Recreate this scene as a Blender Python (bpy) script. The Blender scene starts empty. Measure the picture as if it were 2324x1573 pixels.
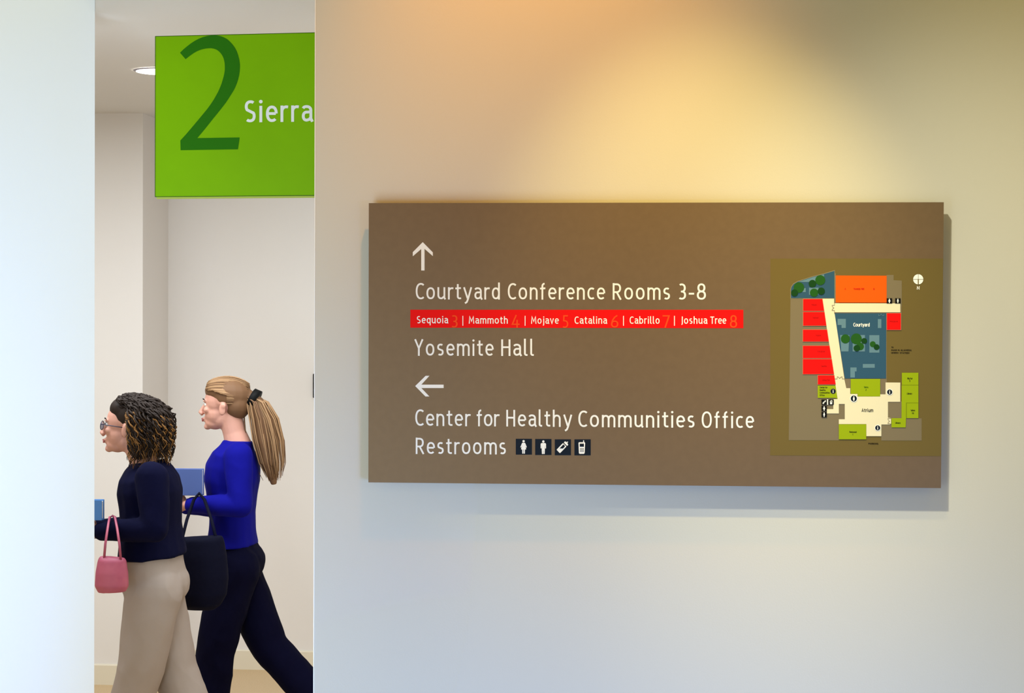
import bpy, bmesh, math, random
from math import sin, cos, pi, radians, sqrt, atan2
from mathutils import Vector, Matrix, Euler

random.seed(7)
sc = bpy.context.scene
C = sc.collection
W, H, F = 2324.0, 1573.0, 4200.0
EYE = 1.83

# ------------------------------------------------------------------ camera
cam_d = bpy.data.cameras.new('camera')
cam = bpy.data.objects.new('camera', cam_d)
C.objects.link(cam)
YAW, PITCH, ROLL = 0.08250796, 0.01213045, 0.00382317
R3 = (Matrix.Rotation(YAW, 3, 'Z') @ Matrix.Rotation(pi / 2 - PITCH, 3, 'X') @ Matrix.Rotation(ROLL, 3, 'Z'))
cam.matrix_world = Matrix.Translation((0, 0, EYE)) @ R3.to_4x4()
cam_d.sensor_width = 36.0
cam_d.lens = 36.0 * F / W
cam_d.clip_start = 0.05
sc.camera = cam

# ------------------------------------------------------------------ world, lights, exposure
sc.view_settings.view_transform = 'Standard'
sc.view_settings.look = 'None'
sc.view_settings.gamma = 1.0
sc.view_settings.use_curve_mapping = False
sc.view_settings.exposure = 0.0

wd = bpy.data.worlds.new('world')
sc.world = wd
wd.use_nodes = True
wb = wd.node_tree.nodes['Background']
wb.inputs['Color'].default_value = (1.0, 0.88, 0.44, 1)
wb.inputs['Strength'].default_value = 0.66


def spot(name, loc, aim, power, col, size, blend, radius=0.03):
    d = bpy.data.lights.new(name, 'SPOT')
    d.energy = power
    d.color = col
    d.spot_size = radians(size)
    d.spot_blend = blend
    d.shadow_soft_size = radius
    o = bpy.data.objects.new(name, d)
    C.objects.link(o)
    o.location = loc
    o.rotation_euler = (Vector(aim) - Vector(loc)).to_track_quat('-Z', 'Y').to_euler()
    return o


def area(name, loc, aim, power, col, sx, sy, spread=180):
    d = bpy.data.lights.new(name, 'AREA')
    d.shape = 'RECTANGLE'
    d.size, d.size_y = sx, sy
    d.energy = power
    d.color = col
    d.spread = radians(spread)
    o = bpy.data.objects.new(name, d)
    C.objects.link(o)
    o.location = loc
    o.rotation_euler = (Vector(aim) - Vector(loc)).to_track_quat('-Z', 'Y').to_euler()
    return o


WALL_Y = 3.945
LIGHTS = [
    ('spot', 'spot_lamp_sign', (0.10, WALL_Y - 1.15, 3.22), (0.08, WALL_Y, 1.84), 106, (1.0, 0.78, 0.24), 38, 1.0, 0.03),
    ('spot', 'spot_lamp_wall', (-0.30, WALL_Y - 0.66, 3.24), (-0.28, WALL_Y, 2.36), 50, (1.0, 0.36, 0.0), 70, 1.0, 0.03),
    ('spot', 'spot_lamp_right', (-0.17, WALL_Y - 1.5, 3.2), (1.15, WALL_Y, 1.05), 176, (1.0, 0.94, 0.66), 58, 1.0, 0.04),
    ('spot', 'spot_fill_end', (1.0, WALL_Y - 0.7, 3.24), (1.0, WALL_Y, 2.4), 9, (1.0, 0.72, 0.05), 90, 1.0, 0.04),  # added fill spot, warms the top right of the sign wall
    ('area', 'window_light', (2.4, -0.9, 0.7), (-0.15, WALL_Y, 0.30), 14, (0.14, 0.40, 1.0), 1.1, 1.1, 36),
    ('area', 'atrium_light', (-1.4, 1.0, 0.9), (-2.7, 5.7, 1.5), 29, (0.70, 0.87, 1.0), 1.6, 1.6, 110),
    ('area', 'left_wall_fill', (-2.2, 2.5, 1.1), (-2.5, 5.8, 1.7), 15, (0.62, 0.80, 1.0), 1.2, 1.2, 90),  # added fill that brightens the white left wall, no window there
    ('area', 'corridor_light', (-2.3, 7.0, 2.84), (-2.3, 7.0, 0), 110, (0.87, 0.94, 1.0), 3.2, 1.2, 180),
]
for L_ in LIGHTS:
    (spot if L_[0] == 'spot' else area)(*L_[1:])


# ------------------------------------------------------------------ helpers
def ray(px, py):
    return R3 @ Vector(((px - W / 2) / F, -(py - H / 2) / F, -1.0))


def on_y(px, py, Y):
    d = ray(px, py)
    return Vector((0, 0, EYE)) + d * (Y / d.y)


def on_z(px, py, Z):
    d = ray(px, py)
    return Vector((0, 0, EYE)) + d * ((Z - EYE) / d.z)


def lin(c):
    c = c / 255.0
    return c / 12.92 if c <= 0.04045 else ((c + 0.055) / 1.055) ** 2.4


MATS = {}


def mat(name, rgb, rough=0.6, metal=0.0, noise=0.0, nscale=40.0, bump=0.0, bscale=200.0, emit=None, spec=0.5, rgb2=None, sheen=0.0):
    if name in MATS:
        return MATS[name]
    m = bpy.data.materials.new(name)
    m.use_nodes = True
    nt = m.node_tree
    b = nt.nodes['Principled BSDF']
    col = tuple(lin(v) for v in rgb) + (1,)
    b.inputs['Base Color'].default_value = col
    b.inputs['Roughness'].default_value = rough
    b.inputs['Metallic'].default_value = metal
    b.inputs['Specular IOR Level'].default_value = spec
    if sheen:
        b.inputs['Sheen Weight'].default_value = sheen
    tc = nt.nodes.new('ShaderNodeTexCoord')
    if noise or rgb2:
        n = nt.nodes.new('ShaderNodeTexNoise')
        n.inputs['Scale'].default_value = nscale
        n.inputs['Detail'].default_value = 3
        nt.links.new(tc.outputs['Object'], n.inputs['Vector'])
        r = nt.nodes.new('ShaderNodeValToRGB')
        r.color_ramp.elements[0].position = 0.36
        r.color_ramp.elements[1].position = 0.64
        c2 = tuple(lin(v) for v in rgb2) if rgb2 else tuple(v * (1 - noise) for v in col[:3])
        r.color_ramp.elements[0].color = tuple(c2) + (1,)
        r.color_ramp.elements[1].color = col
        nt.links.new(n.outputs['Fac'], r.inputs['Fac'])
        nt.links.new(r.outputs['Color'], b.inputs['Base Color'])
    if bump:
        n2 = nt.nodes.new('ShaderNodeTexNoise')
        n2.inputs['Scale'].default_value = bscale
        n2.inputs['Detail'].default_value = 2
        nt.links.new(tc.outputs['Object'], n2.inputs['Vector'])
        bp = nt.nodes.new('ShaderNodeBump')
        bp.inputs['Strength'].default_value = bump
        bp.inputs['Distance'].default_value = 0.002
        nt.links.new(n2.outputs['Fac'], bp.inputs['Height'])
        nt.links.new(bp.outputs['Normal'], b.inputs['Normal'])
    if emit:
        b.inputs['Emission Color'].default_value = tuple(lin(v) for v in emit[0]) + (1,)
        b.inputs['Emission Strength'].default_value = emit[1]
    MATS[name] = m
    return m


def link(name, me, m=None, parent=None, smooth=False):
    o = bpy.data.objects.new(name, me)
    C.objects.link(o)
    if m:
        me.materials.clear()
        me.materials.append(m)
    if smooth:
        for p in me.polygons:
            p.use_smooth = True
    if parent is not None:
        o.parent = parent
        o.matrix_parent_inverse = parent.matrix_world.inverted()
    return o


def mesh(name, vs, fs, m, parent=None, smooth=False):
    me = bpy.data.meshes.new(name)
    me.from_pydata([tuple(v) for v in vs], [], fs)
    me.update()
    return link(name, me, m, parent, smooth)


def tag(o, label=None, cat=None, group=None, kind=None):
    if label: o['label'] = label
    if cat: o['category'] = cat
    if group: o['group'] = group
    if kind: o['kind'] = kind
    return o


def empty(name, loc):
    o = bpy.data.objects.new(name, None)
    C.objects.link(o)
    o.empty_display_size = 0.05
    o.location = loc
    o.matrix_world = Matrix.Translation(loc)
    return o


def prism(pts, z0, z1):
    """vertical prism from a plan polygon"""
    n = len(pts)
    vs = [(x, y, z0) for x, y in pts] + [(x, y, z1) for x, y in pts]
    fs = [tuple(range(n - 1, -1, -1)), tuple(range(n, 2 * n))]
    fs += [(i, (i + 1) % n, n + (i + 1) % n, n + i) for i in range(n)]
    return vs, fs


def box(x0, x1, y0, y1, z0, z1):
    return prism([(x0, y0), (x1, y0), (x1, y1), (x0, y1)], z0, z1)


def bevel_box(name, x0, x1, y0, y1, z0, z1, r, m, parent=None, seg=2):
    bm = bmesh.new()
    vs, fs = box(x0, x1, y0, y1, z0, z1)
    bv = [bm.verts.new(v) for v in vs]
    for f in fs: bm.faces.new([bv[i] for i in f])
    bmesh.ops.bevel(bm, geom=bm.edges[:], offset=r, segments=seg, affect='EDGES', profile=0.5)
    me = bpy.data.meshes.new(name)
    bm.to_mesh(me); bm.free()
    return link(name, me, m, parent)


# ------------------------------------------------------------------ materials
M_WALL = mat('painted_wall', (201, 200, 194), 0.75, bump=0.10, bscale=260)
M_WALLW = mat('white_wall', (238, 243, 251), 0.7, bump=0.06, bscale=260)
M_CORR = mat('corridor_paint', (226, 220, 214), 0.8, bump=0.08, bscale=260)
M_BASE = mat('baseboard_paint', (222, 212, 190), 0.5)
M_CEIL = mat('ceiling_paint', (214, 211, 206), 0.85)
M_CEIL2 = mat('atrium_ceiling_paint', (205, 200, 190), 0.85)
M_FLOOR = mat('speckled_floor', (216, 190, 150), 0.5, nscale=330, rgb2=(176, 146, 104))
M_METAL = mat('trim_metal', (236, 238, 242), 0.35)
M_BROWN = mat('brown_satin_panel', (114, 94, 72), 0.5, metal=0.4, noise=0.05, nscale=60, bump=0.03, bscale=900, spec=0.2)
M_WHITE = mat('white_vinyl', (236, 240, 244), 0.6, spec=0.12)
M_RED = mat('red_vinyl', (226, 8, 6), 0.6, spec=0.12)
M_ORNUM = mat('orange_numeral', (233, 74, 24), 0.6, spec=0.12)
M_NAVY = mat('dark_navy_vinyl', (12, 24, 40), 0.6, spec=0.12)
M_OLIVE = mat('olive_map_ground', (104, 90, 50), 0.6, spec=0.12)
M_GREY = mat('map_grey', (118, 108, 88), 0.6, spec=0.12)
M_CREAM = mat('map_cream', (220, 215, 190), 0.6, spec=0.12)
M_BLUE = mat('map_blue', (44, 82, 112), 0.6, spec=0.12)
M_LBLUE = mat('map_light_blue', (92, 128, 150), 0.6, spec=0.12)
M_ORANGE = mat('map_orange', (240, 88, 4), 0.6, spec=0.12)
M_LIME = mat('map_lime', (142, 164, 8), 0.6, spec=0.12)
M_LIMED = mat('map_lime_line', (112, 132, 6), 0.6, spec=0.12)
M_TREE = mat('map_tree_green', (30, 84, 26), 0.6, spec=0.12)
M_TREE2 = mat('map_tree_dark_green', (14, 62, 22), 0.6, spec=0.12)
M_BLACK = mat('black_print', (12, 12, 12), 0.6, spec=0.12)
M_DKRED = mat('dark_red_print', (176, 8, 8), 0.6, spec=0.12)
M_PINK = mat('map_outline', (196, 120, 96), 0.6, spec=0.12)
M_SILVER = mat('map_wall_line', (128, 122, 100), 0.6, spec=0.12)
M_GRN = mat('lime_acrylic', (126, 184, 0), 0.35, spec=0.12, noise=0.06, nscale=6)
M_GRN2 = mat('dark_green_print', (36, 112, 0), 0.6, spec=0.12)
M_GRNL = mat('dark_green_edge', (38, 84, 6), 0.6, spec=0.12)
M_GRNE = mat('lit_green_edge', (176, 190, 80), 0.3)  # paler green paints in the light caught by the acrylic's lower edge

# ------------------------------------------------------------------ room
def struct(name, vf, m):
    o = mesh(name, vf[0], vf[1], m)
    o['kind'] = 'structure'
    return o


CZ = on_y(324, 257, on_z(322.7, 1555, 0).y).z        # corridor ceiling height
corner = on_z(322.7, 1555, 0)                         # outer corner of the projecting bay
YB = corner.y
XB = corner.x
YF = on_z(600, 1519.5, 0).y                           # far wall
XR = -0.50
xe = on_y(715.2, 786, WALL_Y).x                       # left end of the sign wall
struct('floor', box(-9, 7, -6, 14, -0.12, 0.0), M_FLOOR)
struct('wall_main', box(xe, 6.5, WALL_Y, WALL_Y + 0.16, 0, 3.3), M_WALL)
struct('ceiling_atrium', box(-6, 7, 0.6, WALL_Y + 0.16, 3.3, 3.42), M_CEIL2)
struct('wall_back', box(XB, 0.4, YF, YF + 0.15, 0, CZ), M_CORR)
struct('wall_bay', box(-7.5, XB, YB, YF + 0.15, 0, CZ), M_CORR)
struct('wall_corridor_right', box(XR, XR + 0.12, WALL_Y + 0.165, YF, 0, CZ), M_CORR)
struct('wall_corridor_end', box(-7.6, -7.5, 5.0, YF + 0.15, 0, CZ), M_CORR)

# white wall at the left: turned 35 degrees, its end hidden behind its own face
cl = on_y(214.6, 786, 6.15)
a = radians(33)
u = Vector((-cos(a), -sin(a)))
nrm = Vector((-sin(a), cos(a)))
p0 = Vector((cl.x, cl.y))
pl = [p0, p0 + nrm * 0.16, p0 + nrm * 0.16 + u * 3.2, p0 + u * 3.2]
pc = [(0.4, WALL_Y + 0.165), (p0.x * 0.665, WALL_Y + 0.165), (p0.x + 0.001, p0.y), tuple(pl[1]), tuple(pl[2]), (-7.5, pl[2].y), (-7.5, YF + 0.3), (0.4, YF + 0.3)]
struct('ceiling_corridor', prism(pc, CZ, CZ + 0.12), M_CEIL)
struct('wall_left', prism([(p.x, p.y) for p in pl], 0, 3.3), M_WALLW)

# metal corner bead on the end of the sign wall
struct('trim_1', box(xe - 0.0022, xe - 0.0001, WALL_Y - 0.001, WALL_Y + 0.161, 0, 3.3), M_METAL)

# baseboards with a small lit top bevel
def baseboard(name, p, q, nx, ny, h=0.104, t=0.014):
    d = (Vector(q) - Vector(p))
    prof = [(0, 0), (t, 0), (t, h - 0.006), (t - 0.006, h), (0, h)]
    vs = []
    for base in (p, q):
        for (o_, z) in prof:
            vs.append((base[0] + nx * o_, base[1] + ny * o_, z))
    n = len(prof)
    fs = [tuple(range(n)), tuple(range(2 * n - 1, n - 1, -1))] + [(i, i + n, (i + 1) % n + n, (i + 1) % n) for i in range(n)]
    o = mesh(name, vs, fs, M_BASE)
    o['kind'] = 'structure'
    return o


baseboard('baseboard_back', (XB + 0.014, YF), (XR, YF), 0, -1)
baseboard('baseboard_bay', (-7.5, YB), (XB + 0.014, YB), 0, -1)
baseboard('baseboard_return', (XB, YB), (XB, YF), 1, 0)

# recessed ceiling light
lp = on_z(362, 160, CZ)
dl = empty('ceiling_light', (lp.x, lp.y, CZ))
tag(dl, 'round recessed ceiling downlight glowing white beside the hanging green sign', 'ceiling light')


def disc(name, r0, r1, z0, z1, m, parent, n=40):
    vs, fs = [], []
    for i in range(n):
        t = 2 * pi * i / n
        vs.append((lp.x + r1 * cos(t), lp.y + r1 * sin(t), z1))
        if r0: vs.append((lp.x + r0 * cos(t), lp.y + r0 * sin(t), z0))
    if r0:
        fs = [(2 * i, 2 * ((i + 1) % n), 2 * ((i + 1) % n) + 1, 2 * i + 1) for i in range(n)]
    else:
        fs = [tuple(range(n))]
    return mesh(name, vs, fs, m, parent)


M_LAMP = mat('lit_diffuser', (255, 255, 255), 0.5, emit=((255, 250, 240), 6.0))
M_RIM = mat('lamp_rim', (120, 112, 125), 0.3)
disc('trim_ring', 0.096, 0.108, CZ - 0.006, CZ - 0.002, M_RIM, dl)
disc('diffuser', 0, 0.097, 0, CZ - 0.0062, M_LAMP, dl)

# black plate on the back wall, seen as a sliver past the wall end
kp = on_y(711.6, 848, YF)
kq = on_y(711.6, 903, YF)
bp_ = bevel_box('card_reader', kp.x, kp.x + 0.085, YF - 0.022, YF, kq.z, kp.z, 0.004, M_BLACK)
tag(bp_, 'narrow black plate on the corridor back wall, showing as a sliver past the sign wall', 'wall plate')

# ------------------------------------------------------------------ print helpers on a plane
class Plane:
    def __init__(s, p, u, n):
        s.p, s.u, s.n = Vector(p), Vector(u).normalized(), Vector(n).normalized()

    def hit(s, px, py, lift=0.0):
        d = ray(px, py)
        o = Vector((0, 0, EYE))
        t = (s.p + s.n * lift - o).dot(s.n) / d.dot(s.n)
        q = o + d * t
        # keep the point where it is on the base plane, then lift along the normal
        t0 = (s.p - o).dot(s.n) / d.dot(s.n)
        return o + d * t0 + s.n * lift


def poly(name, pl, pts, lift, m, parent):
    return mesh(name, [pl.hit(x, y, lift) for x, y in pts], [tuple(range(len(pts)))], m, parent)


def polys(name, pl, ptss, lift, m, parent, step=0.0):
    vs, fs = [], []
    for k, pts in enumerate(ptss):
        b = len(vs)
        vs += [pl.hit(x, y, lift + step * k) for x, y in pts]
        fs.append(tuple(range(b, b + len(pts))))
    return mesh(name, vs, fs, m, parent)


def rect(x0, y0, x1, y1): return [(x0, y0), (x1, y0), (x1, y1), (x0, y1)]
def circ(cx, cy, r, n=28, ry=None): return [(cx + r * cos(2 * pi * i / n), cy + (ry or r) * sin(2 * pi * i / n)) for i in range(n)]


# ------------------------------------------------------------------ monoline humanist lettering
def A(cx, cy, rx, ry, a0, a1, n=16, e=2.25):
    out = []
    for i in range(n + 1):
        t = radians(a0 + (a1 - a0) * i / n)
        c, s_ = cos(t), sin(t)
        out.append((cx + rx * math.copysign(abs(c) ** (2 / e), c), cy + ry * math.copysign(abs(s_) ** (2 / e), s_)))
    return out


G = {}
G['a'] = (.47, [[(.06, .60)] + A(.21, .50, .19, .182, 125, 0) + [(.40, .14), (.47, -.005)], [(.40, .44), (.24, .43)] + A(.22, .25, .152, .182, 95, 270) + [(.33, .10), (.40, .19)]])
G['b'] = (.51, [[(.068, 1.03), (.068, 0)], A(.255, .375, .187, .307, -180, 180)])
G['c'] = (.44, [A(.275, .375, .207, .307, 55, 305)])
G['d'] = (.51, [[(.442, 1.03), (.442, 0)], A(.255, .375, .187, .307, 0, 360)])
G['e'] = (.50, [[(.068, .385), (.44, .385)], A(.265, .385, .195, .297, 0, 180, 16) + A(.275, .375, .207, .307, 182, 312, 14)])
G['f'] = (.35, [[(.14, 0), (.14, .78)] + A(.29, .80, .15, .162, 180, 95), [(0, .665), (.32, .685)]])
G['h'] = (.50, [[(.068, 1.03), (.068, 0)], [(.068, .5)] + A(.255, .46, .177, .222, 150, 0) + [(.432, 0)]])
G['i'] = (.16, [[(.08, .74), (.08, 0)]])
G['j'] = (.22, [[(.14, .74), (.14, -.08)] + A(.02, -.08, .12, .13, 0, -80)])
G['l'] = (.22, [[(.068, 1.04), (.068, .15)] + A(.17, .15, .102, .09, 180, 262) + [(.22, .055)]])
G['m'] = (.79, [[(.068, .74), (.068, 0)], [(.068, .5)] + A(.235, .48, .163, .205, 150, 0) + [(.398, 0)], [(.398, .5)] + A(.565, .48, .163, .205, 150, 0) + [(.728, 0)]])
G['n'] = (.50, [[(.068, .74), (.068, 0)], [(.068, .5)] + A(.255, .46, .177, .222, 150, 0) + [(.432, 0)]])
G['o'] = (.54, [A(.27, .375, .202, .307, 0, 360, 26)])
G['q'] = (.51, [[(.442, .74), (.442, -.27)], A(.255, .375, .187, .307, 0, 360)])
G['r'] = (.33, [[(.068, .74), (.068, 0)], [(.068, .48)] + A(.27, .46, .2, .222, 160, 90) + [(.34, .67)]])
G['s'] = (.42, [A(.225, .525, .15, .157, 48, 222, 12) + A(.205, .225, .148, .157, 40, -132, 12)])
G['t'] = (.35, [[(.15, .93), (.15, .2)] + A(.28, .19, .13, .122, 180, 268) + [(.35, .075)], [(0, .665), (.34, .69)]])
G['u'] = (.51, [[(.432, .74), (.432, .1), (.49, .005)], [(.068, .74), (.068, .28)] + A(.24, .27, .172, .202, 180, 285) + [(.432, .2)]])
G['v'] = (.50, [[(.05, .74), (.25, .04), (.45, .74)]])
G['w'] = (.76, [[(.05, .74), (.21, .04), (.38, .66), (.55, .04), (.71, .74)]])
G['y'] = (.54, [[(.05, .74), (.27, .06)], [(.49, .74), (.29, .02), (.22, -.15), (.11, -.23)]])
G['g'] = (.51, [[(.442, .74), (.442, -.05)] + A(.25, -.06, .192, .15, 0, -140), A(.255, .40, .187, .29, 0, 360)])
G['A'] = (.60, [[(.04, 0), (.30, .98), (.56, 0)], [(.12, .29), (.48, .29)]])
G['B'] = (.52, [[(.068, 1), (.068, 0)], [(.068, .932)] + A(.25, .72, .17, .212, 90, -90) + [(.068, .51)], [(.25, .51)] + A(.25, .29, .2, .222, 90, -90) + [(.068, .068)]])
G['C'] = (.52, [A(.325, .5, .257, .44, 52, 308, 20)])
G['D'] = (.56, [[(.068, 1), (.068, 0)], [(.068, .932)] + A(.22, .5, .27, .432, 90, -90) + [(.068, .068)]])
G['E'] = (.44, [[(.44, .932), (.068, .932), (.068, .068), (.44, .068)], [(.068, .52), (.4, .52)]])
G['G'] = (.56, [A(.325, .5, .257, .44, 52, 275, 20) + [(.49, .12), (.49, .46), (.34, .46)]])
G['H'] = (.56, [[(.068, 1), (.068, 0)], [(.492, 1), (.492, 0)], [(.068, .53), (.492, .53)]])
G['I'] = (.14, [[(.07, 1), (.07, 0)]])
G['J'] = (.28, [[(.20, 1), (.20, .05)] + A(.05, .05, .15, .15, 0, -75)])
G['K'] = (.54, [[(.068, 1), (.068, 0)], [(.48, 1), (.10, .5), (.5, 0)]])
G['L'] = (.44, [[(.068, 1), (.068, .068), (.44, .068)]])
G['M'] = (.70, [[(.06, 0), (.12, .96), (.35, .32), (.58, .96), (.64, 0)]])
G['N'] = (.58, [[(.068, 0), (.068, .94), (.512, .06), (.512, 1)]])
G['O'] = (.63, [A(.315, .5, .247, .442, 0, 360, 28)])
G['P'] = (.50, [[(.068, 1), (.068, 0)], [(.068, .932)] + A(.24, .69, .2, .242, 90, -90) + [(.068, .448)]])
G['R'] = (.54, [[(.068, 1), (.068, 0)], [(.068, .932)] + A(.25, .695, .2, .237, 90, -90) + [(.068, .458)], [(.25, .46), (.49, 0)]])
G['S'] = (.50, [A(.265, .715, .185, .217, 48, 222, 12) + A(.245, .28, .185, .212, 40, -132, 12)])
G['T'] = (.54, [[(0, .932), (.54, .932)], [(.27, .932), (.27, 0)]])
G['U'] = (.56, [[(.068, 1), (.068, .3)] + A(.28, .28, .212, .212, 180, 360) + [(.492, 1)]])
G['Y'] = (.54, [[(.045, 1), (.27, .45), (.495, 1)], [(.27, .47), (.27, 0)]])
G['&'] = (.62, [[(.6, 0), (.15, .72)] + A(.26, .78, .13, .155, 200, -60) + [(.1, .4)] + A(.24, .24, .17, .172, 150, 300) + [(.5, .45)]])
G['0'] = (.54, [A(.27, .5, .2, .432, 0, 360, 24)])
G['1'] = (.3, [[(.02, .75), (.2, .95), (.2, 0)]])
G['2'] = (.48, [A(.24, .72, .18, .212, 150, -35) + [(.06, .068), (.46, .068)]])
G['3'] = (.46, [A(.20, .715, .175, .217, 125, -82, 14), A(.20, .285, .192, .217, 88, -128, 14), [(.16, .502), (.25, .502)]])
G['4'] = (.58, [[(.40, .62), (.40, 0)], [(.34, 1), (.06, .27), (.58, .27)]])
G['5'] = (.46, [[(.42, .932), (.12, .932), (.10, .55)] + A(.18, .29, .22, .25, 95, -125)])
G['6'] = (.54, [[(.45, .965), (.27, .82), (.13, .58), (.075, .36)], A(.27, .29, .202, .222, 0, 360, 24)])
G['7'] = (.50, [[(.0, .932), (.44, .932), (.17, 0)]])
G['8'] = (.54, [A(.27, .725, .17, .212, 0, 360, 20), A(.27, .285, .202, .222, 0, 360, 22)])
G['9'] = (.54, [A(.27, .71, .202, .222, 0, 360, 24), [(.468, .64), (.41, .38), (.27, .18), (.1, .035)]])
G['-'] = (.30, [[(0, .37), (.30, .37)]])
G[':'] = (.16, [[(.08, .6), (.08, .48)], [(.08, .12), (.08, 0)]])
G[' '] = (.16, [])


def strip(pts, w):
    """polyline -> two offset sides with mitred joins"""
    P = [Vector(p) for p in pts]
    q = [P[0]]
    for p in P[1:]:
        if (p - q[-1]).length > 1e-4: q.append(p)
    P = q
    closed = (P[0] - P[-1]).length < 1e-3 and len(P) > 4
    L, Rr = [], []
    n = len(P)
    for i in range(n):
        if closed:
            a_ = P[i - 1] if i else P[n - 2]
            b_ = P[i + 1] if i < n - 1 else P[1]
        else:
            a_ = P[i - 1] if i else None
            b_ = P[i + 1] if i < n - 1 else None
        d1 = (P[i] - a_).normalized() if a_ is not None else None
        d2 = (b_ - P[i]).normalized() if b_ is not None else None
        if d1 is None: d1 = d2
        if d2 is None: d2 = d1
        t = (d1 + d2)
        t = t.normalized() if t.length > 1e-4 else d1
        nn = Vector((-t.y, t.x))
        k = 1.0 / max(0.42, nn.dot(Vector((-d1.y, d1.x))))
        L.append(P[i] + nn * w * k)
        Rr.append(P[i] - nn * w * k)
    return L, Rr


def word_geo(text, track=0.0, hw=.068):
    """ink geometry in glyph units"""
    x = 0.0
    out = []
    for ci, ch in enumerate(text):
        wd_, strokes = G[ch]
        if ch == ' ':
            x += wd_ + 0.12
            continue
        for s_ in strokes:
            L, Rr = strip(s_, hw)
            out.append(([(p.x + x, p.y) for p in L], [(p.x + x, p.y) for p in Rr]))
        if ch in 'ij':
            c = circ(.08 if ch == 'i' else .14, .93, hw * 1.28, 16)
            out.append(([(p[0] + x, p[1]) for p in c], None))
        x += wd_ + (0.105 + track if ci < len(text) - 1 else 0)
    return out, x


def lettering(name, pl, words, cap, lift, m, parent, hw=.053, tall=1.0):
    """words: (text, x0, baseline_at_x0, x1, baseline_at_x1) in photo pixels, mapped onto the sign plane"""
    last = None
    for (text, x0, y0, x1, y1) in words:
        vs, fs = [], []
        k = 0
        _, nat = word_geo(text, 0, hw)
        gaps = max(1, len(text) - 1)
        want = (x1 - x0) / cap
        track = (want - nat) / gaps if len(text) > 1 else 0
        sx = 1.0
        track = max(-0.05, min(0.035, track))
        geo, nat2 = word_geo(text, track, hw)
        sx = (x1 - x0) / (nat2 * cap)
        for (L, Rr) in geo:
            lf = lift + 0.00003 * (k % 12)
            k += 1
            def T(p):
                X = x0 + p[0] * cap * sx
                t = (X - x0) / max(1e-6, x1 - x0)
                return pl.hit(X, y0 + (y1 - y0) * t - p[1] * cap * tall, lf)
            b = len(vs)
            if Rr is None:
                vs += [T(p) for p in L]
                fs.append(tuple(range(b, b + len(L))))
            else:
                n = len(L)
                vs += [T(p) for p in L] + [T(p) for p in Rr]
                for i in range(n - 1):
                    fs.append((b + i, b + i + 1, b + n + i + 1, b + n + i))
        last = mesh(name, vs, fs, m, parent)
    return last


# ------------------------------------------------------------------ the brown directory sign
SY = 3.9
SP = Plane((0, SY, 0), (1, 0, 0), (0, -1, 0))
tl, tr = on_y(837, 461, SY), on_y(2142, 459, SY)
bl, br = on_y(836, 1095, SY), on_y(2135.5, 1108, SY)
sign = empty('directory_sign', ((bl.x + br.x) / 2, SY, (bl.z + br.z) / 2))
tag(sign, 'large brown wall sign listing conference rooms, with red strip and floor map', 'sign')
vs = [(p.x, y_, p.z) for y_ in (SY, SY + 0.016) for p in (bl, br, tr, tl)]
fs = [(0, 1, 2, 3), (7, 6, 5, 4), (0, 4, 5, 1), (1, 5, 6, 2), (2, 6, 7, 3), (3, 7, 4, 0)]
mesh('panel', vs, fs, M_BROWN, sign)
for sx_ in (-0.45, 0.4):                       # hidden mounting rails that touch the wall
    vs, fs = box(sx_ - 0.03, sx_ + 0.03, SY + 0.016, WALL_Y, bl.z + 0.12, tl.z - 0.12)
    mesh('mounting_rail', vs, fs, M_METAL, sign)

L1 = 0.0004
poly('arrow', SP, [(900 + x / 4.251, 530 + y / 4.251) for x, y in [(253, 83), (350, 182), (350, 218), (270, 148), (270, 357), (238, 357), (238, 150), (157, 220), (157, 180)]], L1, M_WHITE, sign)['label'] = 'white arrow pointing up'
poly('arrow', SP, [(900 + x / 4.648, 830 + y / 4.648) for x, y in [(197, 215), (307, 107), (347, 107), (262, 200), (497, 200), (497, 236), (262, 236), (347, 325), (305, 325)]], L1, M_WHITE, sign)['label'] = 'white arrow pointing left'
lettering('lettering', SP, [('Courtyard', 943, 679.6, 1135, 680), ('Conference', 1152, 680, 1373, 680.3), ('Rooms', 1390, 680.3, 1521, 680.5), ('3-8', 1539, 680.6, 1602.7, 680.6)], 37.6, L1, M_WHITE, sign)
lettering('lettering', SP, [('Yosemite', 940.5, 807.6, 1120, 808), ('Hall', 1137, 808, 1211.5, 808)], 37.6, L1, M_WHITE, sign)
lettering('lettering', SP, [('Center', 942, 966.6, 1067.8, 967.6), ('for', 1081.8, 967.6, 1133.4, 968), ('Healthy', 1148.5, 968, 1298.7, 969.2), ('Communities', 1312, 969.4, 1576.6, 971), ('Office', 1592, 971.4, 1710.9, 972)], 37.8, L1, M_WHITE, sign)
lettering('lettering', SP, [('Restrooms', 943, 1030.5, 1148.5, 1031.6)], 37.3, L1, M_WHITE, sign)

strip_o = poly('room_strip', SP, [(931.3, 703), (1687, 703.2), (1687, 745), (931.3, 743.8)], L1, M_RED, sign)
lettering('lettering', SP, [('Sequoia', 946, 734, 1017, 734), ('Mammoth', 1064, 734.6, 1152.5, 734.8), ('Mojave', 1205.4, 735, 1268, 735), ('Catalina', 1304, 735, 1377.5, 735),
                            ('Cabrillo', 1429, 735, 1497, 735), ('Joshua', 1545, 735, 1605, 735), ('Tree', 1612, 735, 1648, 735)], 16.6, 2 * L1, M_WHITE, strip_o, hw=.062)
lettering('numeral', SP, [('3', 1023.5, 744, 1039.3, 744), ('4', 1161, 744, 1179.3, 744), ('5', 1276.4, 744, 1290, 744), ('6', 1386, 744, 1404, 744), ('7', 1503.7, 744, 1520.4, 744), ('8', 1656, 744, 1673.4, 744)], 29, 2 * L1, M_ORNUM, strip_o, hw=.052)
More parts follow.
